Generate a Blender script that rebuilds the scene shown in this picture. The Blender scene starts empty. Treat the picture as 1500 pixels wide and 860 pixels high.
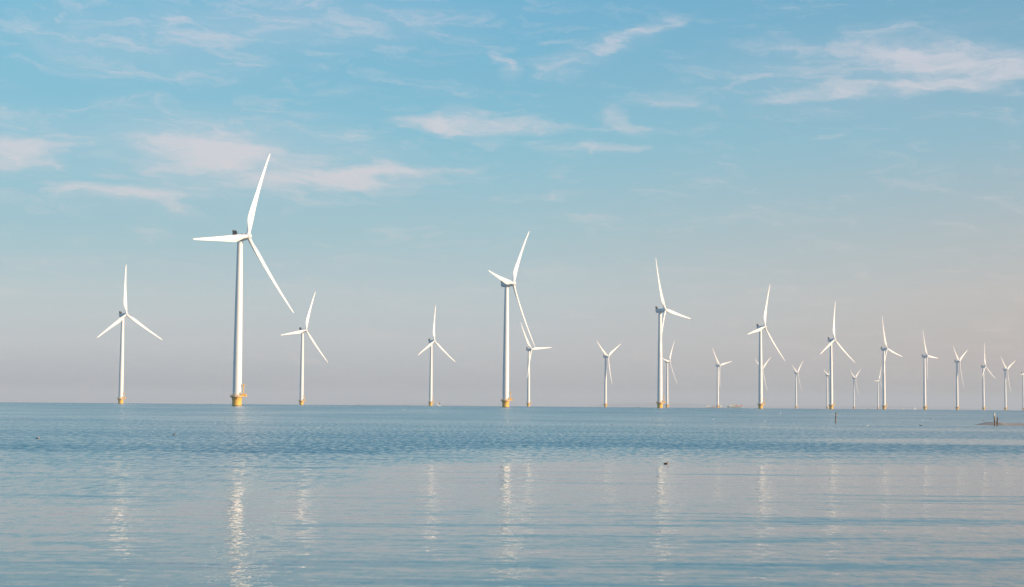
import bpy, bmesh, math, random
from mathutils import Matrix, Vector

random.seed(7)
S = bpy.context.scene
COL = S.collection
R = math.radians
PI = math.pi

# ------------------------------------------------------------------ camera
LENS_PX, CAM_H, EYE_Y, ROLL = 2450.0, 1.6, 593.6, 0.0080
EARTH2 = 2 * 7.43e6                      # twice the effective earth radius (with refraction)
PITCH = math.atan((EYE_Y - 430) / LENS_PX)
cam = bpy.data.cameras.new('camera')
cam.sensor_width = 36.0
cam.lens = 36.0 * LENS_PX / 1500.0
cam.clip_start, cam.clip_end = 0.5, 60000
camo = bpy.data.objects.new('camera', cam)
COL.objects.link(camo)
camo.matrix_world = (Matrix.Translation((0, 0, CAM_H)) @ Matrix.Rotation(PI / 2 + PITCH, 4, 'X')
                     @ Matrix.Rotation(ROLL, 4, 'Z'))
S.camera = camo
S.cycles.use_adaptive_sampling = False
S.cycles.use_denoising = True
S.cycles.denoiser = 'OPENIMAGEDENOISE'
S.cycles.denoising_prefilter = 'ACCURATE'

# ------------------------------------------------------------------ exposure
S.view_settings.view_transform = 'Standard'
S.view_settings.look = 'None'
S.view_settings.exposure = 0.5
S.view_settings.gamma = 1.0
S.view_settings.use_curve_mapping = False

# ------------------------------------------------------------------ sun
SUN_AZ, SUN_EL = 67.0, 15.0               # azimuth from behind the camera towards the right
sv = Vector((math.sin(R(SUN_AZ)) * math.cos(R(SUN_EL)), -math.cos(R(SUN_AZ)) * math.cos(R(SUN_EL)), math.sin(R(SUN_EL))))
sun = bpy.data.lights.new('sun', 'SUN')
sun.energy, sun.angle, sun.color = 5.0, R(0.5), (1.0, 0.75, 0.50)
suno = bpy.data.objects.new('sun', sun)
COL.objects.link(suno)
suno.rotation_euler = (-sv).to_track_quat('-Z', 'Y').to_euler()
suno.location = (0, 0, 500)


def lin(c):
    out = []
    for v in c:
        v /= 255.0
        out.append(v / 12.92 if v <= 0.04045 else ((v + 0.055) / 1.055) ** 2.4)
    return tuple(out) + (1.0,)


class NT:
    """small helper to write node trees"""
    def __init__(s, tree):
        s.t, s.n, s.l = tree, tree.nodes, tree.links

    def new(s, kind, **kw):
        n = s.n.new(kind)
        for k, v in kw.items():
            setattr(n, k, v)
        return n

    def put(s, sock, v):
        if hasattr(v, 'is_linked') or isinstance(v, bpy.types.NodeSocket):
            s.l.new(v, sock)
        else:
            sock.default_value = v

    def math(s, op, a, b=0.0, c=0.0, clamp=False):
        n = s.new('ShaderNodeMath', operation=op, use_clamp=clamp)
        for i, v in enumerate((a, b, c)):
            s.put(n.inputs[i], v)
        return n.outputs[0]

    def vmath(s, op, a, b=(0, 0, 0)):
        n = s.new('ShaderNodeVectorMath', operation=op)
        s.put(n.inputs[0], a)
        if op == 'SCALE':
            s.put(n.inputs['Scale'], b)
        else:
            s.put(n.inputs[1], b)
        return n.outputs['Value'] if op in ('LENGTH', 'DOT_PRODUCT', 'DISTANCE') else n.outputs[0]

    def xyz(s, x, y, z=0.0):
        n = s.new('ShaderNodeCombineXYZ')
        for i, v in enumerate((x, y, z)):
            s.put(n.inputs[i], v)
        return n.outputs[0]

    def sep(s, v):
        n = s.new('ShaderNodeSeparateXYZ')
        s.l.new(v, n.inputs[0])
        return n.outputs

    def noise(s, vec, scale=1.0, detail=2.0, rough=0.5, dist=0.0, out=0):
        n = s.new('ShaderNodeTexNoise')
        s.put(n.inputs['Vector'], vec)
        n.inputs['Scale'].default_value = scale
        n.inputs['Detail'].default_value = detail
        n.inputs['Roughness'].default_value = rough
        n.inputs['Distortion'].default_value = dist
        return n.outputs[out]

    def ramp(s, fac, stops, interp='LINEAR'):
        n = s.new('ShaderNodeValToRGB')
        s.put(n.inputs[0], fac)
        cr = n.color_ramp
        cr.interpolation = interp
        while len(cr.elements) < len(stops):
            cr.elements.new(0.5)
        for e, (p, c) in zip(cr.elements, stops):
            e.position = p
            e.color = c if isinstance(c, tuple) else (c, c, c, 1)
        return n.outputs[0]

    def maprange(s, v, a, b, c=0.0, d=1.0, kind='LINEAR'):
        n = s.new('ShaderNodeMapRange', interpolation_type=kind)
        s.put(n.inputs[0], v)
        for i, q in zip((1, 2, 3, 4), (a, b, c, d)):
            n.inputs[i].default_value = q
        return n.outputs[0]

    def mix(s, f, a, b, mode='MIX'):
        n = s.new('ShaderNodeMix', data_type='RGBA', blend_type=mode)
        s.put(n.inputs[0], f)
        s.put(n.inputs[6], a)
        s.put(n.inputs[7], b)
        return n.outputs[2]


# ------------------------------------------------------------------ world: clear evening sky with thin cirrus
W = bpy.data.worlds.new('World')
S.world = W
W.use_nodes = True
W.node_tree.nodes.clear()
w = NT(W.node_tree)
SKY_STRENGTH = 0.1
out = w.new('ShaderNodeOutputWorld')
bg = w.new('ShaderNodeBackground')
bg.inputs[1].default_value = SKY_STRENGTH
w.l.new(bg.outputs[0], out.inputs[0])
sky = w.new('ShaderNodeTexSky', sky_type='NISHITA', sun_disc=False)
sky.sun_elevation = R(SUN_EL)
sky.sun_rotation = math.atan2(sv.x, sv.y)
sky.air_density, sky.dust_density, sky.ozone_density = 1.0, 1.5, 1.2
tc = w.new('ShaderNodeTexCoord')
dx, dy, dz = w.sep(tc.outputs['Generated'])
az = w.math('ARCTAN2', dx, dy)                       # radians, 0 straight out to sea, + to the right
el = w.math('ARCSINE', dz)
elp = w.math('MAXIMUM', el, 0.0)
t = w.math('POWER', w.math('DIVIDE', elp, PI / 2), 0.5)   # finer towards the horizon


def el_pos(ypx):
    e = max(0.0, math.atan((EYE_Y - ypx) / LENS_PX))
    return (e / (PI / 2)) ** 0.5


def deg_pos(d):
    return (R(d) / (PI / 2)) ** 0.5


HIGH = [(deg_pos(22), lin((90, 160, 204))), (deg_pos(40), lin((68, 138, 192))), (1.0, lin((66, 122, 178)))]
left = w.ramp(t, [(0.0, lin((174, 181, 192))), (el_pos(560), lin((182, 188, 197))), (el_pos(510), lin((197, 204, 209))), (el_pos(440), lin((189, 205, 210))),
                  (el_pos(350), lin((157, 197, 209))), (el_pos(200), lin((132, 194, 215))),
                  (el_pos(0), lin((106, 186, 216)))] + HIGH)
mid = w.ramp(t, [(0.0, lin((181, 183, 189))), (el_pos(560), lin((188, 191, 197))), (el_pos(510), lin((197, 201, 205))), (el_pos(440), lin((190, 204, 210))),
                 (el_pos(350), lin((165, 198, 208))), (el_pos(200), lin((129, 192, 213))),
                 (el_pos(0), lin((102, 178, 212)))] + HIGH)
right = w.ramp(t, [(0.0, lin((188, 177, 175))), (el_pos(530), lin((196, 185, 182))), (el_pos(430), lin((196, 192, 190))),
                   (el_pos(330), lin((175, 190, 196))), (el_pos(200), lin((142, 187, 205))),
                   (el_pos(0), lin((112, 171, 201)))] + HIGH)
AZ_L, AZ_R = -math.atan(750 / LENS_PX), math.atan(750 / LENS_PX)
base = w.mix(w.maprange(az, AZ_L, 0.0), left, mid)
base = w.mix(w.maprange(az, 0.0, AZ_R), base, right)
# the part of the sky near the low sun is brighter and warmer
cosun = w.vmath('DOT_PRODUCT', tc.outputs['Generated'], tuple(sv))
glow = w.math('POWER', w.math('MAXIMUM', cosun, 0.0), 6.0)
base = w.mix(w.math('MULTIPLY', glow, 0.5), base, (1.3, 1.05, 0.8, 1))

# cirrus: soft streaks in (azimuth, elevation), torn by warped stretched noise
STREAKS = [  # centre x, y, half length, half height, slope in degrees (down to the right), density
    (1390, 98, 160, 24, 5, .85), (1215, 139, 105, 10, -6, .80), (1430, 130, 120, 15, -4, .85), (1160, 74, 32, 18, 28, .5),
    (1270, 72, 70, 26, -16, .5), (1290, 112, 190, 46, 0, .42),
    (925, 50, 80, 12, -21, .66), (880, 70, 120, 26, -17, .42), (825, 88, 62, 14, -8, .45), (712, 93, 36, 14, 26, .5),
    (690, 182, 130, 14, 2, .85), (680, 162, 44, 16, 0, .5), (905, 178, 34, 16, 20, .7), (868, 218, 55, 7, -3, .55),
    (960, 145, 62, 12, 3, .55), (1000, 112, 70, 10, -12, .3), (935, 190, 150, 6, -1, .3),
    (315, 230, 120, 32, 3, 1.05), (270, 205, 95, 13, 4, .65), (195, 243, 85, 8, 1, .62), (475, 260, 125, 17, -3, 1.0),
    (560, 268, 90, 6, 0, .6), (425, 250, 60, 18, -10, .7), (185, 293, 90, 14, 3, .9), (235, 300, 46, 16, 18, .6),
    (610, 250, 110, 6, -8, .5), (300, 270, 150, 34, 4, .42), (400, 212, 60, 8, -2, .5),
    (12, 236, 64, 24, 2, .8), (50, 200, 110, 34, 4, .4), (30, 185, 80, 10, 3, .3),
    (380, 38, 320, 48, -3, .52), (180, 70, 220, 56, 6, .42), (320, 228, 210, 66, 3, .55), (460, 240, 170, 36, -3, .40), (1250, 110, 240, 60, 0, .34), (85, 85, 90, 17, 18, .5), (225, 42, 40, 24, 30, .5), (245, 98, 90, 9, 18, .36),
    (455, 100, 50, 9, 2, .36), (503, 132, 42, 8, -8, .45), (200, 170, 90, 30, 10, .3), (130, 310, 150, 10, 5, .3),
    (384, 178, 12, 5, 0, .45), (520, 218, 32, 9, -4, .4), (820, 285, 48, 5, 0, .4), (850, 309, 30, 4, 0, .3),
    (1150, 165, 140, 9, 0, .26), (1410, 55, 70, 12, -10, .3), (800, 5, 90, 9, 0, .25),
]
warp_in = w.xyz(az, w.math('MULTIPLY', el, 2.6), 0.0)
warp = w.noise(warp_in, 16.0, 5.0, 0.6, 0.0, 1)
wr = w.sep(w.vmath('SUBTRACT', warp, (0.5, 0.5, 0.5)))
waz = w.math('ADD', az, w.math('MULTIPLY', wr[0], 0.085))
wel = w.math('ADD', el, w.math('MULTIPLY', wr[1], 0.022))
total = None
for cx, cy, rx, ry, ang, dens in STREAKS:
    a0 = math.atan((cx - 750) / LENS_PX)
    e0 = math.atan((EYE_Y + (cx - 750) * ROLL - cy) / LENS_PX)
    ca, sa = math.cos(R(ang)), math.sin(R(ang))
    da = w.math('SUBTRACT', waz, a0)
    de = w.math('SUBTRACT', wel, e0)
    p = w.math('MULTIPLY_ADD', da, ca / (1.5 * rx / LENS_PX), w.math('MULTIPLY', de, -sa / (1.5 * rx / LENS_PX)))
    q = w.math('MULTIPLY_ADD', da, sa / (1.5 * ry / LENS_PX), w.math('MULTIPLY', de, ca / (1.5 * ry / LENS_PX)))
    # softer above (fall streaks), sharper below
    r2 = w.math('MULTIPLY_ADD', p, p, w.math('MULTIPLY', q, q))
    g = w.math('MULTIPLY', w.math('SUBTRACT', 1.0, r2, clamp=True), dens)
    total = g if total is None else w.math('SMOOTH_MAX', total, g, 0.25)
# thin cirrus over the rest of the sky, seen only outside the streaks above
outside = w.math('MULTIPLY', w.maprange(el, 0.26, 0.5), 0.6)
total = w.math('MAXIMUM', total, w.math('MULTIPLY', outside, w.maprange(w.noise(warp_in, 3.0, 3.0), 0.45, 0.7)))
fib_in = w.xyz(w.math('MULTIPLY', waz, 1.0), w.math('MULTIPLY_ADD', waz, 0.35, w.math('MULTIPLY', wel, 5.0)), 0.0)
fib = w.noise(fib_in, 20.0, 9.0, 0.66, 0.5)
fine = w.noise(fib_in, 70.0, 4.0, 0.6, 0.6)
tex = w.math('MULTIPLY_ADD', fib, 1.5, w.math('MULTIPLY', fine, 0.35))
dens = w.math('ADD', total, w.math('MULTIPLY', w.math('SUBTRACT', tex, 0.92), 1.05))
dens = w.math('MULTIPLY', w.maprange(dens, 0.10, 1.1, 0.0, 0.86, 'SMOOTHSTEP'), w.maprange(total, 0.0, 0.12))
dens = w.math('MAXIMUM', dens, w.math('MULTIPLY', w.maprange(total, 0.05, 0.9, 0.0, 1.0, 'SMOOTHSTEP'), 0.40))
cloud_col = w.mix(w.maprange(el, 0.05, 0.25), lin((228, 216, 216)), lin((216, 216, 226)))
base = w.mix(dens, base, cloud_col)
scaled = w.vmath('SCALE', base, 2 ** -0.5 / SKY_STRENGTH)
final = w.mix(0.10, scaled, sky.outputs[0])
w.l.new(final, bg.inputs[0])


# ------------------------------------------------------------------ object helpers
def tag(o, label=None, cat=None, group=None, kind=None):
    for k, v in (('label', label), ('category', cat), ('group', group), ('kind', kind)):
        if v:
            o[k] = v
    return o


def empty(name, loc=(0, 0, 0)):
    o = bpy.data.objects.new(name, None)
    o.empty_display_size = 1
    COL.objects.link(o)
    o.location = loc
    return o


def obj(name, bm, mat, parent=None, smooth=40, normals=True):
    if normals:
        bmesh.ops.recalc_face_normals(bm, faces=bm.faces)
    me = bpy.data.meshes.new(name)
    bm.to_mesh(me)
    bm.free()
    for m in (mat if isinstance(mat, (list, tuple)) else [mat]):
        me.materials.append(m)
    if smooth:
        me.shade_smooth()
        me.set_sharp_from_angle(angle=R(smooth))
    o = bpy.data.objects.new(name, me)
    COL.objects.link(o)
    if parent:
        o.parent = parent
    return o


def copy_tree(o, parent=None):
    c = o.copy()
    COL.objects.link(c)
    c.parent = parent
    for ch in o.children:
        copy_tree(ch, c)
    return c


def loft(bm, rings, cap=True, mi=0, closed=True):
    vr = [[bm.verts.new(p) for p in ring] for ring in rings]
    n = len(vr[0])
    for a, b in zip(vr[:-1], vr[1:]):
        for i in range(n if closed else n - 1):
            f = bm.faces.new((a[i], a[(i + 1) % n], b[(i + 1) % n], b[i]))
            f.material_index = mi
    if cap:
        bm.faces.new(vr[0][::-1]).material_index = mi
        bm.faces.new(vr[-1]).material_index = mi
    return vr


def circ(r, z, n=24, cx=0.0, cy=0.0):
    return [(cx + r * math.cos(2 * PI * i / n), cy + r * math.sin(2 * PI * i / n), z) for i in range(n)]


def box(bm, x0, x1, y0, y1, z0, z1, mi=0, taper=0.0):
    t_ = taper
    r0 = [(x0, y0, z0), (x1, y0, z0), (x1, y1, z0), (x0, y1, z0)]
    r1 = [(x0 + t_, y0 + t_, z1), (x1 - t_, y0 + t_, z1), (x1 - t_, y1 - t_, z1), (x0 + t_, y1 - t_, z1)]
    loft(bm, [r0, r1], mi=mi)


def tube(bm, pts, r, n=8, r1=None):
    pts = [Vector(p) for p in pts]
    rings = []
    for i, p in enumerate(pts):
        d = (pts[min(i + 1, len(pts) - 1)] - pts[max(i - 1, 0)]).normalized()
        ref = Vector((0, 0, 1)) if abs(d.z) < 0.9 else Vector((1, 0, 0))
        a = d.cross(ref).normalized()
        b = d.cross(a)
        rr = r if r1 is None else r + (r1 - r) * i / (len(pts) - 1)
        rings.append([p + rr * (math.cos(2 * PI * k / n) * a + math.sin(2 * PI * k / n) * b) for k in range(n)])
    loft(bm, rings)


def drop(x, y):
    return -(x * x + y * y) / EARTH2


def at(px, py=None, dist=None):
    """point on the curved sea seen at a pixel of the photograph, or at a pixel column and a distance"""
    cp, sp = math.cos(PITCH), math.sin(PITCH)
    cr, sr = math.cos(ROLL), math.sin(ROLL)

    def ray(py_):
        a, b = (px - 750) / LENS_PX, (430 - py_) / LENS_PX
        x_, u_ = a * cr - b * sr, a * sr + b * cr
        return Vector((x_, cp - u_ * sp, sp + u_ * cp))
    if py is None:
        d = ray(593.6 + (px - 750) * ROLL)
        k = dist / d.y
        return Vector((d.x * k, dist, drop(d.x * k, dist)))
    d = ray(py)
    k = -CAM_H / d.z
    for _ in range(30):
        zz = drop(d.x * k, d.y * k)
        k = (zz - CAM_H) / d.z
    return Vector((d.x * k, d.y * k, drop(d.x * k, d.y * k)))


# ------------------------------------------------------------------ materials
def pbr(name, col, rough=0.5, vary=0.0, scale=1.0, stretch=(1, 1, 1), col2=None, metallic=0.0, spec=0.5):
    m = bpy.data.materials.new(name)
    m.use_nodes = True
    k = NT(m.node_tree)
    b = k.n['Principled BSDF']
    b.inputs['Roughness'].default_value = rough
    b.inputs['Metallic'].default_value = metallic
    b.inputs['Specular IOR Level'].default_value = spec
    if vary or col2:
        tcn = k.new('ShaderNodeTexCoord')
        mp = k.new('ShaderNodeMapping')
        mp.inputs['Scale'].default_value = stretch
        k.l.new(tcn.outputs['Object'], mp.inputs[0])
        nz = k.noise(mp.outputs[0], scale, 5.0, 0.6)
        c2 = col2 if col2 else tuple(c * (1 - vary) for c in col)
        k.l.new(k.mix(k.maprange(nz, 0.35, 0.7), col + (1,), c2 + (1,)), b.inputs['Base Color'])
        k.l.new(k.maprange(nz, 0.3, 0.7, rough * 0.85, min(1, rough * 1.2)), b.inputs['Roughness'])
    else:
        b.inputs['Base Color'].default_value = col + (1,)
    return m


M_white = pbr('white_gelcoat', (0.76, 0.77, 0.78), 0.38, 0.06, 0.25, (1, 1, 0.15))
M_blade = pbr('blade_gelcoat', (0.80, 0.80, 0.80), 0.35, 0.05, 0.3, (1, 1, 0.2))
M_yellow = pbr('yellow_marine_paint', (0.80, 0.475, 0.085), 0.5, 0.13, 0.7, (1, 1, 0.3))
M_growth = pbr('tidal_growth', (0.10, 0.075, 0.025), 0.8, 0.4, 2.0)
M_orange = pbr('rusty_orange_paint', (0.42, 0.17, 0.02), 0.6, 0.3, 2.0)
M_deck = pbr('deck_concrete', (0.42, 0.40, 0.37), 0.8, 0.2, 1.5)
M_grey = pbr('dark_cooler_metal', (0.09, 0.095, 0.105), 0.5, 0.3, 1.0)
M_nac = pbr('nacelle_grey_white', (0.70, 0.71, 0.72), 0.4, 0.08, 0.5)
M_red = pbr('red_lamp_housing', (0.35, 0.05, 0.03), 0.4, 0.2, 3.0)
M_wood = pbr('weathered_pile_wood', (0.36, 0.25, 0.16), 0.85, 0.5, 3.0, (1, 1, 0.15))
M_wetwood = pbr('wet_pile_wood', (0.09, 0.07, 0.06), 0.6, 0.4, 3.0)
M_lime = pbr('bleached_pile_top', (0.75, 0.70, 0.62), 0.8, 0.2, 5.0)
M_sand = pbr('stony_sand', (0.44, 0.36, 0.29), 0.85, 0.5, 1.3, col2=(0.30, 0.24, 0.19))
M_boat = pbr('white_boat_paint', (0.80, 0.78, 0.74), 0.4, 0.1, 0.3)
M_hull_green = pbr('green_hull_paint', (0.16, 0.27, 0.22), 0.5, 0.2, 0.1)
M_hull_dark = pbr('dark_hull_paint', (0.20, 0.20, 0.22), 0.5, 0.2, 0.1)
M_teal = pbr('teal_paint', (0.03, 0.14, 0.19), 0.5, 0.2, 0.2)
M_cred = pbr('red_container_paint', (0.60, 0.16, 0.10), 0.5, 0.2, 0.2)
M_cyel = pbr('yellow_container_paint', (0.70, 0.60, 0.28), 0.5, 0.2, 0.2)
M_cpink = pbr('pale_red_paint', (0.62, 0.26, 0.20), 0.5, 0.2, 0.2)
M_glass = pbr('dark_window_glass', (0.03, 0.04, 0.05), 0.08)
M_sail = pbr('sail_cloth', (0.86, 0.82, 0.76), 0.8, 0.05, 0.5)
M_jib = pbr('cream_sail_cloth', (0.80, 0.66, 0.54), 0.8, 0.05, 0.5)
M_fdark = pbr('dark_feathers', (0.018, 0.014, 0.014), 0.7, 0.4, 30.0)
M_fbrown = pbr('brown_feathers', (0.30, 0.14, 0.05), 0.7, 0.4, 30.0)
M_fwhite = pbr('white_feathers', (0.80, 0.78, 0.75), 0.7, 0.1, 30.0)
M_bill = pbr('bill_horn', (0.35, 0.20, 0.06), 0.5)
M_land = pbr('far_shore_woods', (0.10, 0.12, 0.11), 0.9, 0.3, 0.004)


# ------------------------------------------------------------------ water: one curved sheet to beyond the horizon
def water_material():
    m = bpy.data.materials.new('lake_water')
    m.use_nodes = True
    k = NT(m.node_tree)
    b = k.n['Principled BSDF']
    b.inputs['Base Color'].default_value = (0.042, 0.118, 0.155, 1)
    b.inputs['IOR'].default_value = 1.333
    b.inputs['Roughness'].default_value = 0.03
    geo = k.new('ShaderNodeNewGeometry')
    P = geo.outputs['Position']
    x, y, z = k.sep(P)
    flat = k.xyz(x, y, 0.0)
    d = k.vmath('LENGTH', flat)
    # --- wind map: where ripples run, how steep (cat's paws in world space, broad across the wind)
    n_big = k.noise(k.xyz(k.math('MULTIPLY', x, 0.10), k.math('MULTIPLY', y, 0.16)), 0.55, 3.0, 0.55)
    edge = k.math('MULTIPLY', k.maprange(k.math('ADD', x, k.math('MULTIPLY', k.math('SUBTRACT', n_big, 0.5), 14.0)), 0.5, -7.0, 0.0, 19.0, 'SMOOTHSTEP'), k.maprange(d, 30, 85, 1.0, 0.0))
    yb = k.math('ADD', y, edge)
    yb = k.math('ADD', yb, k.math('MULTIPLY', k.math('SUBTRACT', n_big, 0.5), k.math('MULTIPLY', yb, 0.16)))
    n_fray = k.noise(k.xyz(k.math('MULTIPLY', x, 0.30), k.math('MULTIPLY', y, 0.55), 8.0), 1.0, 4.0, 0.65)
    yb = k.math('ADD', yb, k.math('MULTIPLY', k.math('SUBTRACT', n_fray, 0.5), 14.0))
    ly = k.math('LOGARITHM', k.math('MAXIMUM', yb, 4.0), 2.0)
    def L(v): return (math.log2(v) - 2.0) / 10.0
    zone = k.ramp(k.maprange(ly, 2.0, 12.0), [
        (0.0, 0.02), (L(44), 0.03), (L(46.5), 0.15), (L(53), 0.22), (L(60), 0.40), (L(68), 0.72), (L(80), 0.74),
        (L(92), 0.56), (L(140), 0.48), (L(300), 0.55), (L(1000), 0.7), (L(4000), 0.85)])
    zone = k.sep(zone)[0]
    # calm lanes and darker cat's paws far out
    lane = k.noise(k.xyz(k.math('MULTIPLY', x, 0.02), k.math('MULTIPLY', ly, 3.4), 3.0), 1.0, 3.0, 0.6)
    zone = k.math('MULTIPLY', zone, k.maprange(lane, 0.3, 0.72, 0.62, 1.25))
    slick = k.vmath('LENGTH', k.xyz(k.math('DIVIDE', k.math('SUBTRACT', x, 26.0), 17.0), k.math('DIVIDE', k.math('SUBTRACT', y, 82.0), 9.0)))
    slick = k.maprange(slick, 0.40, 1.15, 0.30, 1.0, 'SMOOTHSTEP')
    zone = k.math('MULTIPLY', zone, slick)
    # --- slopes
    def slope(scale, sx, sy, detail, seed, rough=0.55):
        v = k.xyz(k.math('MULTIPLY', x, sx), k.math('MULTIPLY', y, sy), seed)
        c = k.noise(v, scale, detail, rough, 0.0, 1)
        return k.vmath('SUBTRACT', c, (0.5, 0.5, 0.5))
    swell = k.sep(slope(1.0, 0.20, 0.95, 2.0, 1.3))
    swell2 = k.sep(slope(1.0, 0.55, 2.6, 2.0, 4.7))
    rip = k.sep(slope(1.0, 7.0, 4.0, 3.0, 7.1))
    mic = k.sep(slope(1.0, 17.0, 19.0, 2.0, 11.9))
    paws = k.noise(k.xyz(k.math('MULTIPLY', x, 4.5), k.math('MULTIPLY', y, 0.9), 2.0), 1.0, 3.0, 0.6)
    paws = k.maprange(paws, 0.40, 0.64, 0.48, 1.80)
    za = k.math('MULTIPLY', zone, paws)
    # slope along the view: long low swell, ripples, and the steep shoreward faces of wind waves
    bands = k.noise(k.xyz(k.math('MULTIPLY', x, 0.13), k.math('MULTIPLY', y, 0.95), 5.5), 1.0, 3.0, 0.55, 0.3)
    bands = k.maprange(bands, 0.52, 0.70, 0.0, 1.0, 'SMOOTHSTEP')
    calm = k.math('ADD', k.math('MULTIPLY', swell[1], 0.05), k.math('MULTIPLY', swell2[1], 0.05))
    ripc = k.sep(slope(1.0, 2.0, 4.6, 2.0, 15.3))
    calm = k.math('ADD', calm, k.math('MULTIPLY', ripc[1], 0.075))
    calm = k.math('ADD', calm, k.math('MULTIPLY', rip[1], 0.06))
    calm = k.math('ADD', calm, k.math('MULTIPLY', mic[1], 0.03))
    calm = k.math('ADD', calm, k.math('MULTIPLY_ADD', bands, 0.040, -0.010))
    wind = k.math('ABSOLUTE', k.math('ADD', k.math('MULTIPLY', rip[1], 0.85), k.math('MULTIPLY', mic[1], 0.85)))
    wind = k.math('ADD', wind, 0.085)
    sy = k.math('MULTIPLY_ADD', wind, za, calm)
    sx = k.math('ADD', k.math('MULTIPLY', rip[0], k.math('MULTIPLY_ADD', za, 0.55, 0.20)),
                k.math('MULTIPLY', mic[0], k.math('MULTIPLY_ADD', za, 0.8, 0.13)))
    nrm = k.vmath('NORMALIZE', k.xyz(sx, k.math('MULTIPLY', sy, -1.0), 1.0))
    k.l.new(nrm, b.inputs['Normal'])
    return m


M_water = water_material()
bm = bmesh.new()
radii = [0.0]
rr = 3.0
while rr < 16000:
    radii.append(rr)
    rr *= 1.06
NSEG = 180
prev = None
for ri, rad in enumerate(radii):
    if ri == 0:
        prev = [bm.verts.new((0, 0, 0))]
        continue
    ring = [bm.verts.new((rad * math.cos(2 * PI * i / NSEG), rad * math.sin(2 * PI * i / NSEG), -rad * rad / EARTH2)) for i in range(NSEG)]
    for i in range(NSEG):
        j = (i + 1) % NSEG
        if len(prev) == 1:
            bm.faces.new((prev[0], ring[i], ring[j]))
        else:
            bm.faces.new((prev[i], ring[i], ring[j], prev[j]))
    prev = ring
water = obj('water', bm, M_water, smooth=0, normals=False)
water.data.shade_smooth()
tag(water, 'rippled blue grey lake water reaching to the horizon', 'water', kind='structure')


# ------------------------------------------------------------------ far shore
def far_shore(name, x0, x1, y, tops, depth):
    b_ = bmesh.new()
    n = 160
    prof = []
    for i in range(n + 1):
        f = i / n
        px = x0 + (x1 - x0) * f
        h = 0.0
        for (a, hh), (c, h2) in zip(tops[:-1], tops[1:]):
            if a <= px <= c:
                s_ = (px - a) / max(1e-6, c - a)
                s_ = s_ * s_ * (3 - 2 * s_)
                h = hh + (h2 - hh) * s_
        h += 2 * math.sin(px * 0.31) + 1.4 * math.sin(px * 0.83 + 1) + random.uniform(-1.2, 1.2)
        prof.append((at(px, dist=y).x, max(h, 0.5)))
    zb = drop(prof[n // 2][0], y)
    secs = []
    for x_, h in prof:
        secs.append([(x_, y, zb - 3), (x_, y + depth * .1, zb + h * .6 + 8), (x_, y + depth * .45, zb + h + 14),
                     (x_, y + depth, zb - 3)])
    loft(b_, secs)
    o = obj(name, b_, M_land, smooth=0)
    tag(o, kind='structure')
    return o


far_shore('hills', 470, 1620, 25500,
          [(470, 0), (540, 36), (640, 42), (720, 16), (860, 22), (900, 72), (930, 88), (1010, 84), (1060, 66), (1150, 50),
           (1240, 58), (1310, 72), (1400, 52), (1480, 30), (1620, 0)], 2000)


# ------------------------------------------------------------------ wind turbine
HUB_H, OVERHANG, TILT = 95.0, 5.5, R(6)
tp = empty('wind_turbine')


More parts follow.
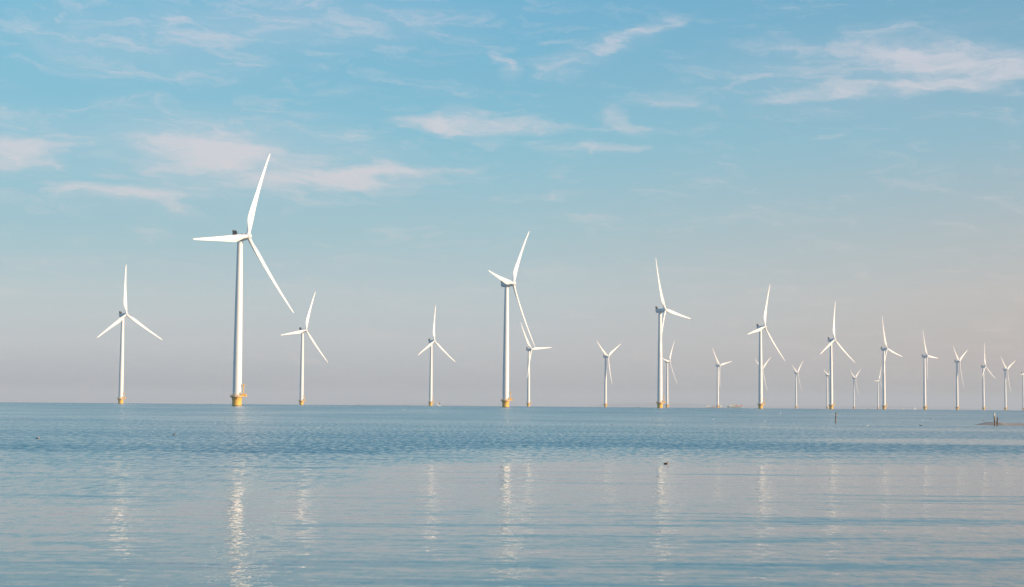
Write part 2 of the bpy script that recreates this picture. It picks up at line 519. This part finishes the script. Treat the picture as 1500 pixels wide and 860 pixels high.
def build_turbine(root):
    # foundation: yellow steel transition piece standing in the water
    b_ = bmesh.new()
    loft(b_, [circ(2.62, z, 32) for z in (-7.0, 0.35)], cap=False, mi=1)
    loft(b_, [circ(2.62, 0.35, 32), circ(2.62, 3.3, 32), circ(2.78, 3.75, 32), circ(3.05, 4.35, 32), circ(3.05, 4.95, 32)], mi=0)
    found = obj('transition_piece', b_, [M_yellow, M_growth], root)
    b_ = bmesh.new()
    for s_ in (-0.35, 0.35):
        tube(b_, [(-0.9 + s_, 3.0, -2), (-0.9 + s_, 3.0, 4.6)], 0.16, 8)
    for i in range(16):
        tube(b_, [(-1.25, 3.0, -1 + i * 0.34), (-0.55, 3.0, -1 + i * 0.34)], 0.045, 6)
    for z in (0.6, 3.0):
        tube(b_, [(-0.9, 3.0, z), (-0.7, 2.3, z)], 0.12, 6)
    obj('boat_ladder', b_, M_yellow, found)
    b_ = bmesh.new()
    box(b_, -0.3, 0.65, -3.32, -2.85, 3.85, 4.9, 0)
    obj('equipment_box', b_, M_orange, found)

    # work platform with an arm towards the right, railing and davit crane
    b_ = bmesh.new()
    n = 40
    outl = []
    for i in range(n):
        a = 2 * PI * i / n
        r_ = 3.9
        x_, y_ = r_ * math.cos(a), r_ * math.sin(a)
        if abs(y_) < 1.7 and x_ > 0:
            x_ = 5.5
        outl.append((x_, y_))
    loft(b_, [[(x_, y_, z) for x_, y_ in outl] for z in (4.95, 5.38)])
    deck = obj('platform', b_, M_deck, root)
    b_ = bmesh.new()
    for z in (5.95, 6.5):
        tube(b_, [(x_ * .97, y_ * .97, z) for x_, y_ in outl] + [(outl[0][0] * .97, outl[0][1] * .97, z)], 0.06, 6)
    for i in range(0, n, 2):
        tube(b_, [(outl[i][0] * .97, outl[i][1] * .97, 5.3), (outl[i][0] * .97, outl[i][1] * .97, 6.5)], 0.06, 6)
    # toe boards and mesh infill panels
    inner = [[(x_ * .95, y_ * .95, z) for x_, y_ in outl] for z in (5.38, 5.75)]
    outer = [[(x_ * .975, y_ * .975, z) for x_, y_ in outl] for z in (5.75, 5.38)]
    loft(b_, inner + outer + [inner[0]], cap=False)
    obj('railing', b_, M_yellow, deck)
    b_ = bmesh.new()
    tube(b_, [(3.7, -0.9, 5.38), (3.7, -0.9, 11.4)], 0.25, 10)
    tube(b_, [(3.7, -0.9, 11.3), (3.75, 0.6, 11.9), (3.8, 2.2, 12.0)], 0.18, 8)
    box(b_, 3.25, 4.15, -1.35, -0.45, 11.0, 12.2, 0)
    box(b_, 3.0, 4.1, -1.5, -0.3, 5.38, 6.6, 0)
    obj('davit_crane', b_, M_yellow, deck)
    b_ = bmesh.new()
    box(b_, 4.25, 5.15, -1.2, 0.2, 5.38, 7.0, 0)
    obj('control_cabinet', b_, M_yellow, deck)

    # tower in three tapered shells with flange seams
    b_ = bmesh.new()
    zs = [(5.38, 2.52), (6.2, 2.50), (30, 2.38), (30.05, 2.42), (30.35, 2.42), (30.4, 2.38), (60, 2.05), (60.05, 2.09), (60.35, 2.09),
          (60.4, 2.05), (80, 1.74), (92.2, 1.55)]
    loft(b_, [circ(r_, z, 40) for z, r_ in zs])
    tower = obj('tower', b_, M_white, root, smooth=30)
    b_ = bmesh.new()
    for i in range(7):
        a0 = -PI / 2 - 0.22 + 0.44 * i / 6
    sec = []
    for r_ in (2.49, 2.56):
        sec.append([(r_ * math.cos(-PI / 2 + 0.9 + a), r_ * math.sin(-PI / 2 + 0.9 + a), z) for a, z in
                    ((-.2, 5.5), (.2, 5.5), (.2, 7.4), (.1, 7.75), (-.1, 7.75), (-.2, 7.4))])
    loft(b_, sec)
    obj('tower_door', b_, M_grey, tower)

    # nacelle (axis of the rotor along -Y of its own frame, tilted)
    nac = bmesh.new()
    def sect(yc, w_, h_, zc, n=28, p=3.2):
        out_ = []
        for i in range(n):
            a = 2 * PI * i / n
            c, s_ = math.cos(a), math.sin(a)
            out_.append((w_ * abs(c) ** (2 / p) * (1 if c >= 0 else -1), yc, zc + h_ * abs(s_) ** (2 / p) * (1 if s_ >= 0 else -1)))
        return out_
    loft(nac, [sect(4.35, 1.25, 1.15, .25), sect(4.15, 1.65, 1.6, .2), sect(3.0, 1.85, 1.85, .1), sect(-1.2, 1.95, 2.0, 0),
               sect(-1.9, 1.9, 1.95, 0, p=2.4), sect(-2.0, 2.1, 2.1, 0, p=2.0), sect(-3.6, 2.1, 2.1, 0, p=2.0), sect(-3.75, 1.6, 1.6, 0, p=2.0)])
    loft(nac, [circ(1.62, -2.95, 28), circ(1.62, -1.2, 28)])
    nacelle = obj('nacelle', nac, M_nac, root, smooth=35)
    b_ = bmesh.new()
    box(b_, -1.45, 1.45, 3.35, 3.95, 1.75, 4.7)
    for i in range(9):
        x_ = -1.28 + i * .32
        box(b_, x_ - .07, x_ + .07, 3.2, 3.345, 1.95, 4.5)
    for sx_ in (-1.3, 1.3):
        tube(b_, [(sx_, 3.4, 4.2), (sx_, 1.6, 1.75)], .09, 6)
    obj('cooler', b_, M_grey, nacelle)
    b_ = bmesh.new()
    tube(b_, [(0.9, 2.6, 1.8), (0.9, 2.6, 3.9)], .07, 6)
    tube(b_, [(0.5, 2.6, 3.8), (1.3, 2.6, 3.8)], .06, 6)
    obj('weather_mast', b_, M_grey, nacelle)
    b_ = bmesh.new()
    loft(b_, [circ(.2, 1.85, 10, -1.0, 2.2), circ(.2, 2.4, 10, -1.0, 2.2), circ(.1, 2.55, 10, -1.0, 2.2)])
    obj('warning_lamp', b_, M_red, nacelle)

    # hub (frame: rotor axis = -Y, centre at origin)
    b_ = bmesh.new()
    prof = [(1.75, 1.55), (1.7, 1.75), (0.6, 1.95), (-0.6, 1.9), (-1.4, 1.6), (-2.0, 1.1), (-2.3, 0.55), (-2.4, 0.12)]
    loft(b_, [[(r_ * math.cos(2 * PI * i / 28), y_, r_ * math.sin(2 * PI * i / 28)) for i in range(28)] for y_, r_ in prof])
    hub = obj('hub', b_, M_white, root, smooth=35)

    # blade: root at hub centre, pointing +Z, upwind = -Y, leading edge +X (turns clockwise seen from upwind)
    b_ = bmesh.new()
    Lb, NP = 53.8, 20
    stations = [(1.3, 2.15, 1.0), (2.6, 2.15, 1.0), (4.2, 2.35, .88), (6.5, 3.1, .62), (9.0, 3.85, .44), (11.5, 4.1, .34), (15, 3.85, .29),
                (20, 3.3, .25), (26, 2.75, .22), (32, 2.25, .20), (38, 1.82, .19), (44, 1.42, .18), (48, 1.15, .175), (51, .9, .17),
                (52.8, .62, .17), (53.5, .36, .17), (Lb, .10, .17)]
    rings = []
    for r_, ch, th in stations:
        f = r_ / Lb
        tw = R(3 + 15 * max(0.0, 1 - f) ** 2.2)
        rnd = max(0.0, min(1.0, (th - .34) / .66))
        bend = -(math.tan(R(1.2)) * r_ + 3.2 * f ** 2.2)
        ring = []
        for i in range(NP):
            a = 2 * PI * i / NP
            c, s_ = math.cos(a), math.sin(a)
            # airfoil-like: chord coordinate 0 (LE) .. 1 (TE)
            u = (1 - c) / 2
            tk = 5 * (.2969 * math.sqrt(u) - .126 * u - .3516 * u * u + .2843 * u ** 3 - .1036 * u ** 4) * th
            yy_air = tk * (1 if s_ >= 0 else -.75)
            yy_c = .5 * th * s_
            yy = (1 - rnd) * yy_air + rnd * yy_c
            pit = .30 * (1 - rnd) + .5 * rnd
            xx = (pit - u) * ch
            yy *= ch
            ring.append((xx * math.cos(tw) + yy * math.sin(tw), -xx * math.sin(tw) + yy * math.cos(tw) + bend, r_))
        rings.append(ring)
    loft(b_, rings)
    blade = obj('blade', b_, M_blade, root, smooth=50)
    for _ in range(2):
        c = blade.copy()
        COL.objects.link(c)


build_turbine(tp)


def pose(root, yaw, phase):
    """turn the nacelle by yaw (from facing the camera's way towards the right) and the rotor by phase"""
    zr = Matrix.Rotation(yaw, 4, 'Z') @ Matrix.Rotation(-TILT, 4, 'X')
    bi = 0
    for c in root.children:
        nm = c.name.split('.')[0]
        if nm == 'nacelle':
            c.matrix_local = Matrix.Translation((0, 0, HUB_H)) @ zr
        elif nm == 'hub':
            c.matrix_local = Matrix.Translation((0, 0, HUB_H)) @ zr @ Matrix.Translation((0, -OVERHANG, 0)) @ Matrix.Rotation(phase, 4, 'Y')
        elif nm == 'blade':
            c.matrix_local = (Matrix.Translation((0, 0, HUB_H)) @ zr @ Matrix.Translation((0, -OVERHANG, 0))
                              @ Matrix.Rotation(phase + bi * 2 * PI / 3, 4, 'Y'))
            bi += 1


GRP = 'wind turbines of the offshore wind farm'
TURBINES = [  # x, y, yaw, rotor phase, label
    (-417.9, 1794.5, 55.5, -0.5, 'leftmost white wind turbine, standing alone with one blade straight up'),
    (-154.1, 941.9, 61.0, 22.5, 'largest and nearest white wind turbine with a broad yellow base'),
    (-267.9, 2141.2, 55.5, 20.5, 'smaller white wind turbine just right of the largest one, without another tower close by'),
    (-118.6, 2470.8, 56.5, 5.0, 'white wind turbine with a tiny sailboat close beside its base'),
    (-4.2, 1290.9, 66.0, 36.0, 'second largest white wind turbine, one long blade leaning down over a smaller turbine'),
    (28.9, 2798.5, 53.0, -34.5, 'small white wind turbine under the drooping blade of the second largest turbine'),
    (178.4, 3169.6, 57.0, -58.5, 'small white wind turbine standing alone left of the third largest, rotor like a Y'),
    (144.8, 1631.3, 61.5, -23.0, 'third largest white wind turbine, a small turbine right behind its tower'),
    (323.2, 3472.3, 64.5, 35.0, 'small white wind turbine close on the right of the third largest turbine'),
    (466.7, 3785.5, 54.5, -41.5, 'small white wind turbine in front of the long white barge'),
    (291.6, 1959.2, 54.0, 18.0, 'fourth largest white wind turbine, next one right of the container ship'),
    (607.4, 4077.1, 56.0, 56.0, 'faint wind turbine hidden behind the fourth largest tower, only its blades showing'),
    (762.6, 4486.2, 61.0, 52.0, 'small faint wind turbine alone between the fourth and fifth largest turbines'),
    (441.1, 2309.2, 49.0, 6.0, 'fifth largest white wind turbine, behind the slim pile standing in the water'),
    (897.9, 4759.7, 60.0, 46.0, 'faint far wind turbine peeping out left of the fifth largest tower'),
    (1061.3, 5189.0, 57.0, 57.0, 'faint far wind turbine alone between the fifth and sixth largest turbines'),
    (589.0, 2646.7, 56.0, -17.5, 'sixth largest white wind turbine, left of the two small white motorboats'),
    (1212.0, 5536.5, 55.0, 26.5, 'farthest, smallest wind turbine, just left of the sixth largest tower'),
    (739.0, 2993.8, 60.0, -27.0, 'white wind turbine just right of the square white motorboat'),
    (879.0, 3302.1, 58.0, -56.0, 'white wind turbine with a Y shaped rotor, second tower left of the two wooden piles'),
    (1038.1, 3682.5, 55.5, 0.0, 'white wind turbine left of the two wooden piles, one blade straight up'),
    (1165.0, 3949.5, 52.5, -54.5, 'white wind turbine right of the two wooden piles, rotor like a Y'),
    (1317.5, 4310.0, 56.0, 25.0, 'white wind turbine cut by the right edge of the picture, rotor out of view'),
]
for i, (x, y, yaw, ph, label) in enumerate(TURBINES):
    o = tp if i == 0 else copy_tree(tp)
    o.location = (x, y, drop(x, y))
    tag(o, label, 'wind turbine', GRP)
bpy.context.view_layer.update()
roots = [o for o in COL.objects if o.name.split('.')[0] == 'wind_turbine' and o.parent is None]
for o, (x, y, yaw, ph, label) in zip(sorted(roots, key=lambda q: q.name), TURBINES):
    pose(o, R(yaw), R(ph))


# ------------------------------------------------------------------ sailboat
def sailboat(loc):
    rt = empty('sailboat', loc)
    b_ = bmesh.new()
    secs = []
    for x_, hw, zk, zd in ((-3.4, 1.0, -.3, 1.0), (-2, 1.35, -.5, .95), (0, 1.5, -.6, .95), (1.8, 1.1, -.5, 1.05), (3.1, .45, -.2, 1.2), (3.6, .05, .4, 1.3)):
        secs.append([(x_, -hw, zd), (x_, -hw * .8, zk * .3), (x_, 0, zk), (x_, hw * .8, zk * .3), (x_, hw, zd)])
    loft(b_, secs)
    box(b_, -1.6, 1.2, -.7, .7, .9, 1.5, 0, .12)
    obj('hull', b_, M_boat, rt)
    b_ = bmesh.new()
    tube(b_, [(0.3, 0, .9), (0.1, 0, 10.4)], .09, 8, .05)
    tube(b_, [(0.3, 0, 1.9), (-3.0, .5, 1.9)], .07, 8)
    obj('mast', b_, M_boat, rt)

    def sail(name, tack, head, clew, mat, belly):
        bb = bmesh.new()
        n = 10
        rows = []
        T, H_, C = Vector(tack), Vector(head), Vector(clew)
        for side in (0.02, -0.02):
            for i in range(n + 1):
                a = T.lerp(H_, i / n)
                c = C.lerp(H_, i / n)
                row = []
                for j in range(7):
                    f = j / 6
                    p = a.lerp(c, f)
                    p.y += belly * math.sin(PI * f) * (1 - i / n) + side
                    row.append(tuple(p))
                rows.append(row)
        half = n + 1
        loft(bb, rows[:half] + rows[half:][::-1], cap=False, closed=False)
        return obj(name, bb, mat, rt)
    sail('mainsail', (.25, 0, 2.0), (.1, 0, 10.2), (-2.9, .5, 2.0), M_sail, .3)
    sail('jib', (3.4, 0, 1.4), (.25, 0, 9.4), (.2, .6, 1.8), M_jib, .5)
    tag(rt, 'tiny sailboat with two pale sails on the horizon', 'sailboat')
    return rt


sb = sailboat(at(642.2, dist=2900))


# ------------------------------------------------------------------ ships far out
def hull_mesh(L_, bw, h, mat_i=0, bow=1):
    """long flat ship hull with a raked bow at +x"""
    b_ = bmesh.new()
    secs = []
    for f, wd, top in ((-.5, .8, 1.0), (-.46, 1, 1.0), (.0, 1, .92), (.38, 1, .95), (.46, .7, 1.1), (.5, .08, 1.25)):
        secs.append([(f * L_, -wd * bw / 2, h * top), (f * L_ * .98, -wd * bw / 2 * .9, -1.2), (f * L_ * .98, wd * bw / 2 * .9, -1.2), (f * L_, wd * bw / 2, h * top)])
    loft(b_, secs)
    return b_


def barge(loc):
    rt = empty('barge', loc)
    obj('hull', hull_mesh(69, 9.5, 2.2), M_hull_dark, rt)
    b_ = bmesh.new()
    box(b_, -33.5, -20.5, -4, 4, 2.1, 8.3, 0, .4)
    box(b_, -30, -23.5, -3.2, 3.2, 8.3, 9.6, 0, .3)
    wh = obj('wheelhouse', b_, M_boat, rt)
    b_ = bmesh.new()
    box(b_, -30.2, -23.3, -3.28, 3.28, 8.6, 9.2, 0)
    obj('window_band', b_, M_glass, wh)
    b_ = bmesh.new()
    box(b_, -8, -1.5, -3.2, 3.2, 2.0, 7.2, 0, .3)
    obj('deck_house', b_, M_cpink, rt)
    b_ = bmesh.new()
    box(b_, 20, 31, -3.8, 3.8, 2.0, 8.2, 0, .9)
    fo = obj('forecastle', b_, M_boat, rt)
    b_ = bmesh.new()
    box(b_, 17.0, 19.9, -2.5, 2.5, 2.0, 6.4, 0, .1)
    obj('winch_house', b_, M_cred, fo)
    b_ = bmesh.new()
    for x_ in (-18, 12):
        tube(b_, [(x_, 0, 2.1), (x_, 0, 9)], .15, 6)
    obj('mast', b_, M_boat, rt)
    tag(rt, 'long low barge with a white block at each end behind a turbine', 'barge')
    return rt


def container_ship(loc):
    rt = empty('container_ship', loc)
    obj('hull', hull_mesh(62, 10, 5.0), M_hull_green, rt).location.x = 6.5
    b_ = bmesh.new()
    box(b_, -22.5, -10.5, -4.8, 4.8, -0.5, 9.5, 0, .5)
    box(b_, -21.5, -12, -4, 4, 9.5, 12.6, 0, .4)
    dh = obj('deck_house', b_, M_boat, rt)
    b_ = bmesh.new()
    box(b_, -21.7, -11.8, -4.06, 4.06, 10.5, 11.5, 0)
    obj('window_band', b_, M_glass, dh)
    b_ = bmesh.new()
    tube(b_, [(-16, 0, 12), (-16.6, 0, 17)], .2, 6)
    obj('mast', b_, M_boat, dh)
    b_ = bmesh.new()
    box(b_, -31.5, -24.0, -3.4, 3.4, -0.8, 6.0, 0, .5)
    obj('stern_deck', b_, M_teal, rt)
    x_ = -9.0
    for mat, ln, ht in ((M_cyel, 6.1, 2), (M_cyel, 6.1, 2), (M_cred, 6.1, 2), (M_cred, 6.1, 2), (M_boat, 2.9, 2), (M_cpink, 6.1, 1.6), (M_cpink, 6.1, 1.4)):
        b_ = bmesh.new()
        box(b_, x_, x_ + ln - .15, -4.2, 4.2, 5.0, 5.0 + 2.6 * ht, 0)
        obj('container_stack', b_, mat, rt)
        x_ += ln
    b_ = bmesh.new()
    box(b_, 30.5, 36.5, -2.2, 2.2, 4.8, 12.5, 0, .8)
    obj('bow_mast_house', b_, M_cpink, rt)
    tag(rt, 'container ship with green hull, white deck house and red and yellow cargo', 'ship')
    return rt


barge(at(1047.0, dist=6900)).scale = (1, 1, 1.25)
container_ship(at(1075.6, dist=7600)).scale = (1, 1, 1.5)


def motorboat(loc, ln, hc, long_fore, label):
    rt = empty('motorboat', loc)
    b_ = bmesh.new()
    secs = []
    for f, wd, top in ((-.5, .85, 1.0), (-.2, 1, 1.0), (.2, .95, 1.05), (.4, .6, 1.2), (.5, .06, 1.35)):
        secs.append([(f * ln, -wd * 1.5, top * 1.3), (f * ln * .97, -wd * 1.2, -.3), (f * ln * .97, wd * 1.2, -.3), (f * ln, wd * 1.5, top * 1.3)])
    loft(b_, secs)
    obj('hull', b_, M_boat, rt)
    b_ = bmesh.new()
    x0, x1 = (-.45 * ln, .12 * ln) if long_fore else (-.46 * ln, .40 * ln)
    box(b_, x0, x1, -1.3, 1.3, 1.25, hc, 0, .3)
    cb = obj('cabin', b_, M_boat, rt)
    b_ = bmesh.new()
    box(b_, x0 + .2, x1 - .1, -1.18, 1.18, hc - 1.0, hc - .55, 0)
    obj('window_band', b_, M_glass, cb)
    tag(rt, label, 'motorboat', 'white motorboats on the horizon')
    return rt


motorboat(at(1322.2, dist=4600), 7.6, 2.9, True, 'low wedge shaped white motorboat on the horizon, left one of two')
motorboat(at(1339.8, dist=4600), 7.0, 6.2, False, 'tall square white motorboat on the horizon, right one of two')


# ------------------------------------------------------------------ buoys near the horizon
def buoy(px, dist, h, label):
    rt = empty('buoy', at(px, dist=dist))
    b_ = bmesh.new()
    loft(b_, [circ(.42 * h, -.3, 14), circ(.46 * h, .0, 14), circ(.44 * h, .28 * h, 14), circ(.20 * h, .40 * h, 14)])
    obj('float', b_, M_grey, rt)
    b_ = bmesh.new()
    loft(b_, [circ(.18 * h, .40 * h, 10), circ(.12 * h, .8 * h, 10), circ(.22 * h, .82 * h, 10), circ(.05 * h, h, 10)])
    obj('top_mark', b_, M_grey, rt)
    tag(rt, label, 'buoy', 'dark buoys on the horizon line')


buoy(309.3, 1500, 1.1, 'tiny dark buoy on the horizon left of the largest turbine base')
buoy(524.7, 1900, 1.6, 'tiny dark buoy on the horizon midway between the sailboat and the turbine to its left')
buoy(600.3, 900, .75, 'tiny dark buoy on the horizon close left of the turbine beside the sailboat')
buoy(935.0, 2300, 2.0, 'tiny dark buoy on the horizon left of the third largest turbine base')
buoy(1272.0, 3600, 2.6, 'faint thin buoy on the horizon between the fifth and sixth largest turbines')


# ------------------------------------------------------------------ piles and stony spit
def pile(base, h, r, lean, wet, top, label, mat_main=None):
    b_ = bmesh.new()
    rings = []
    n, m = 12, 12
    for i in range(m + 1):
        f = i / m
        z = -0.5 + (h + .5) * f
        c = Vector((lean * max(0, z), 0.02 * math.sin(f * 7) * h * .3, z))
        rr_ = r * (1.05 - .12 * f)
        rings.append([(c.x + rr_ * (1 + .10 * math.sin(3 * k + i * .7) + random.uniform(-.05, .05)) * math.cos(2 * PI * k / n),
                       c.y + rr_ * math.sin(2 * PI * k / n), c.z) for k in range(n)])
    vr = [[b_.verts.new(p) for p in ring] for ring in rings]
    for i, (a, c) in enumerate(zip(vr[:-1], vr[1:])):
        z = (i + .5) / m
        mi = 1 if any(lo <= z <= hi for lo, hi in wet) else (2 if z > top else 0)
        for k in range(n):
            b_.faces.new((a[k], a[(k + 1) % n], c[(k + 1) % n], c[k])).material_index = mi
    b_.faces.new(vr[-1]).material_index = 2 if top < 1 else 0
    b_.faces.new(vr[0][::-1])
    o = obj('wooden_pile', b_, [mat_main or M_wood, M_wetwood, M_lime], smooth=60)
    o.location = base
    tag(o, label, 'pile', 'old wooden piles in the water')
    return o


p = at(1223.8, 619.3)
pile(p, 15.0 * p.y / LENS_PX, .064, .07, [(.20, .36), (.60, .72), (.88, .98)], 2, 'slim lone wooden pile standing in open water, dark bands around it')
p = at(1457.6, 623.6)
pile(p, 18.4 * p.y / LENS_PX, .075, -.06, [(.48, .62)], .86, 'taller of the two wooden piles by the stony spit, with a pale top')
p = at(1460.7, 623.4)
pile(p, 11.8 * p.y / LENS_PX, .066, .05, [(.3, 1.0)], 2, 'shorter dark one of the two wooden piles by the stony spit')

b_ = bmesh.new()
a, c = at(1432.5, 622.6), at(1560, 622.2)
n = 60
secs = []
for i in range(n + 1):
    f = i / n
    x_ = a.x + (c.x - a.x) * f
    px = 1432.5 + (1560 - 1432.5) * f
    if px < 1455:
        h = .02 + .30 * ((px - 1432.5) / 22.5) ** 1.1
    elif px < 1463:
        h = .32 - .16 * (px - 1455) / 8
    else:
        h = .16 + .02 * math.sin(px * .4)
    hw = 1.2 + 6.0 * min(1, f * 3)
    h += random.uniform(-.015, .015)
    secs.append([(x_, a.y - hw * .5, -.10), (x_, a.y - hw * .2, h * .55), (x_, a.y + .4, h), (x_, a.y + hw, h * .8 + random.uniform(-.01, .01)), (x_, a.y + hw * 2, -.1)])
loft(b_, secs)
spit = obj('sandbank', b_, M_sand, smooth=60)
tag(spit, 'low stony spit running into the water at the right edge', 'sandbank', kind='structure')


# ------------------------------------------------------------------ water birds
def bird_mesh(neck, body_mat, breast_mat, head_mat):
    """floating duck or grebe, one continuous lofted body, unit length about 1, facing +x"""
    b_ = bmesh.new()
    # spine: x, z, half width, half height, material (0 body, 1 breast, 2 head, 3 bill)
    sp = [(-.52, .16, .015, .01, 0), (-.46, .13, .07, .03, 0), (-.36, .10, .14, .09, 0), (-.18, .08, .20, .15, 0), (.02, .08, .21, .17, 0),
          (.18, .09, .18, .16, 1), (.28, .13, .12, .13, 1), (.31, .20, .075, .09, 1),
          (.30, .20 + .45 * neck, .055, .07, 2), (.32, .24 + .70 * neck, .07, .075, 2), (.37, .27 + .76 * neck, .075, .075, 2),
          (.43, .265 + .75 * neck, .05, .05, 2), (.48, .255 + .74 * neck, .022, .02, 3), (.56, .245 + .73 * neck, .012, .008, 3)]
    vr = []
    n = 14
    for i, (x_, z_, hw, hh, mi) in enumerate(sp):
        p0 = sp[max(0, i - 1)]
        p1 = sp[min(len(sp) - 1, i + 1)]
        d_ = Vector((p1[0] - p0[0], 0, p1[1] - p0[1])).normalized()
        up_ = Vector((-d_.z, 0, d_.x))
        vr.append([b_.verts.new(Vector((x_, 0, z_)) + hw * math.cos(2 * PI * k / n) * Vector((0, 1, 0)) + hh * math.sin(2 * PI * k / n) * up_) for k in range(n)])
    for i in range(len(vr) - 1):
        for k in range(n):
            b_.faces.new((vr[i][k], vr[i][(k + 1) % n], vr[i + 1][(k + 1) % n], vr[i + 1][k])).material_index = sp[i][4]
    b_.faces.new(vr[0][::-1]).material_index = 0
    b_.faces.new(vr[-1]).material_index = 3
    bmesh.ops.recalc_face_normals(b_, faces=b_.faces)
    me = bpy.data.meshes.new('water_bird')
    b_.to_mesh(me)
    b_.free()
    for m in (body_mat, breast_mat, head_mat, M_bill):
        me.materials.append(m)
    me.shade_smooth()
    return me


DARK = bird_mesh(.12, M_fdark, M_fbrown, M_fdark)
GREBE = bird_mesh(.42, M_fdark, M_fbrown, M_fdark)
PIED = bird_mesh(.14, M_fdark, M_fwhite, M_fwhite)
CHEEK = bird_mesh(.10, M_fdark, M_fbrown, M_fwhite)
GULL = bird_mesh(.14, M_fwhite, M_fwhite, M_fwhite)
BLACK = bird_mesh(.2, M_fdark, M_fdark, M_fdark)
BROWN = bird_mesh(.12, M_fbrown, M_fbrown, M_fbrown)
BIRDS = [  # pixel x, waterline y, length px, mesh, heading degrees, label
    (975.5, 679.6, 7.6, DARK, 0, 'nearest duck, dark with a brown breast, floating below the third largest turbine'),
    (54.8, 642.6, 5.8, CHEEK, 10, 'dark brown duck with a pale head floating near the left edge'),
    (254.6, 637.6, 5.0, GREBE, 0, 'small brown grebe with an upright dark neck, between left edge and largest turbine'),
    (35.7, 614.2, 2.6, BROWN, 20, 'tiny brown bird far out at the left edge'),
    (364.5, 616.2, 2.0, GULL, -20, 'tiny pale gull just below the largest turbine'),
    (592.3, 600.6, 2.6, GULL, 160, 'tiny pale gull floating below the horizon left of the sailboat'),
    (896.4, 622.0, 2.8, BLACK, 0, 'tiny dark bird below the turbine standing alone left of the third largest'),
    (1045.0, 614.8, 2.6, GULL, 0, 'tiny white gull just below the long barge'),
    (1055.2, 620.0, 2.8, BROWN, 10, 'tiny reddish brown bird below the long barge'),
    (1101.2, 616.0, 2.6, BLACK, 180, 'tiny black bird left of the fourth largest turbine base'),
    (1120.4, 617.2, 2.6, GULL, 20, 'tiny white gull straight below the fourth largest turbine'),
    (1143.2, 605.6, 2.4, GULL, 0, 'tiny white gull close under the horizon right of the fourth largest turbine'),
    (1271.2, 623.6, 2.8, GULL, 30, 'small white gull right of the slim lone pile'),
    (1348.6, 623.8, 4.0, BLACK, 160, 'small black duck below the two motorboats'),
    (1351.4, 616.0, 2.4, GULL, 60, 'tiny pale gull just above the black duck, right of the square motorboat'),
    (1364.2, 613.6, 3.4, PIED, 0, 'tiny black and white duck right of the pale gull'),
    (1440.8, 616.2, 3.0, BROWN, 180, 'tiny brown bird left of the two wooden piles'),
]
for px, py, ln, me, hd, label in BIRDS:
    o = bpy.data.objects.new('water_bird', me)
    COL.objects.link(o)
    q = at(px, py)
    s_ = ln * q.y / LENS_PX
    o.location = q
    o.scale = (s_, s_, s_)
    o.rotation_euler = (0, 0, R(hd))
    tag(o, label, 'bird', 'water birds floating on the lake')

# ------------------------------------------------------------------ air: one closed box of thin even haze
b_ = bmesh.new()
box(b_, -28000, 28000, -28000, 28000, -50, 175)
hm = bpy.data.materials.new('haze_air')
hm.use_nodes = True
hm.node_tree.nodes.clear()
h = NT(hm.node_tree)
ho = h.new('ShaderNodeOutputMaterial')
hv = h.new('ShaderNodeVolumePrincipled')
hv.inputs['Color'].default_value = (0.665, 0.755, 0.86, 1)
hv.inputs['Density'].default_value = 9e-5
hv.inputs['Anisotropy'].default_value = 0.0
h.l.new(hv.outputs[0], ho.inputs['Volume'])
haze = obj('haze', b_, hm, smooth=0)
tag(haze, 'thin evening haze over the lake', 'haze', kind='stuff')
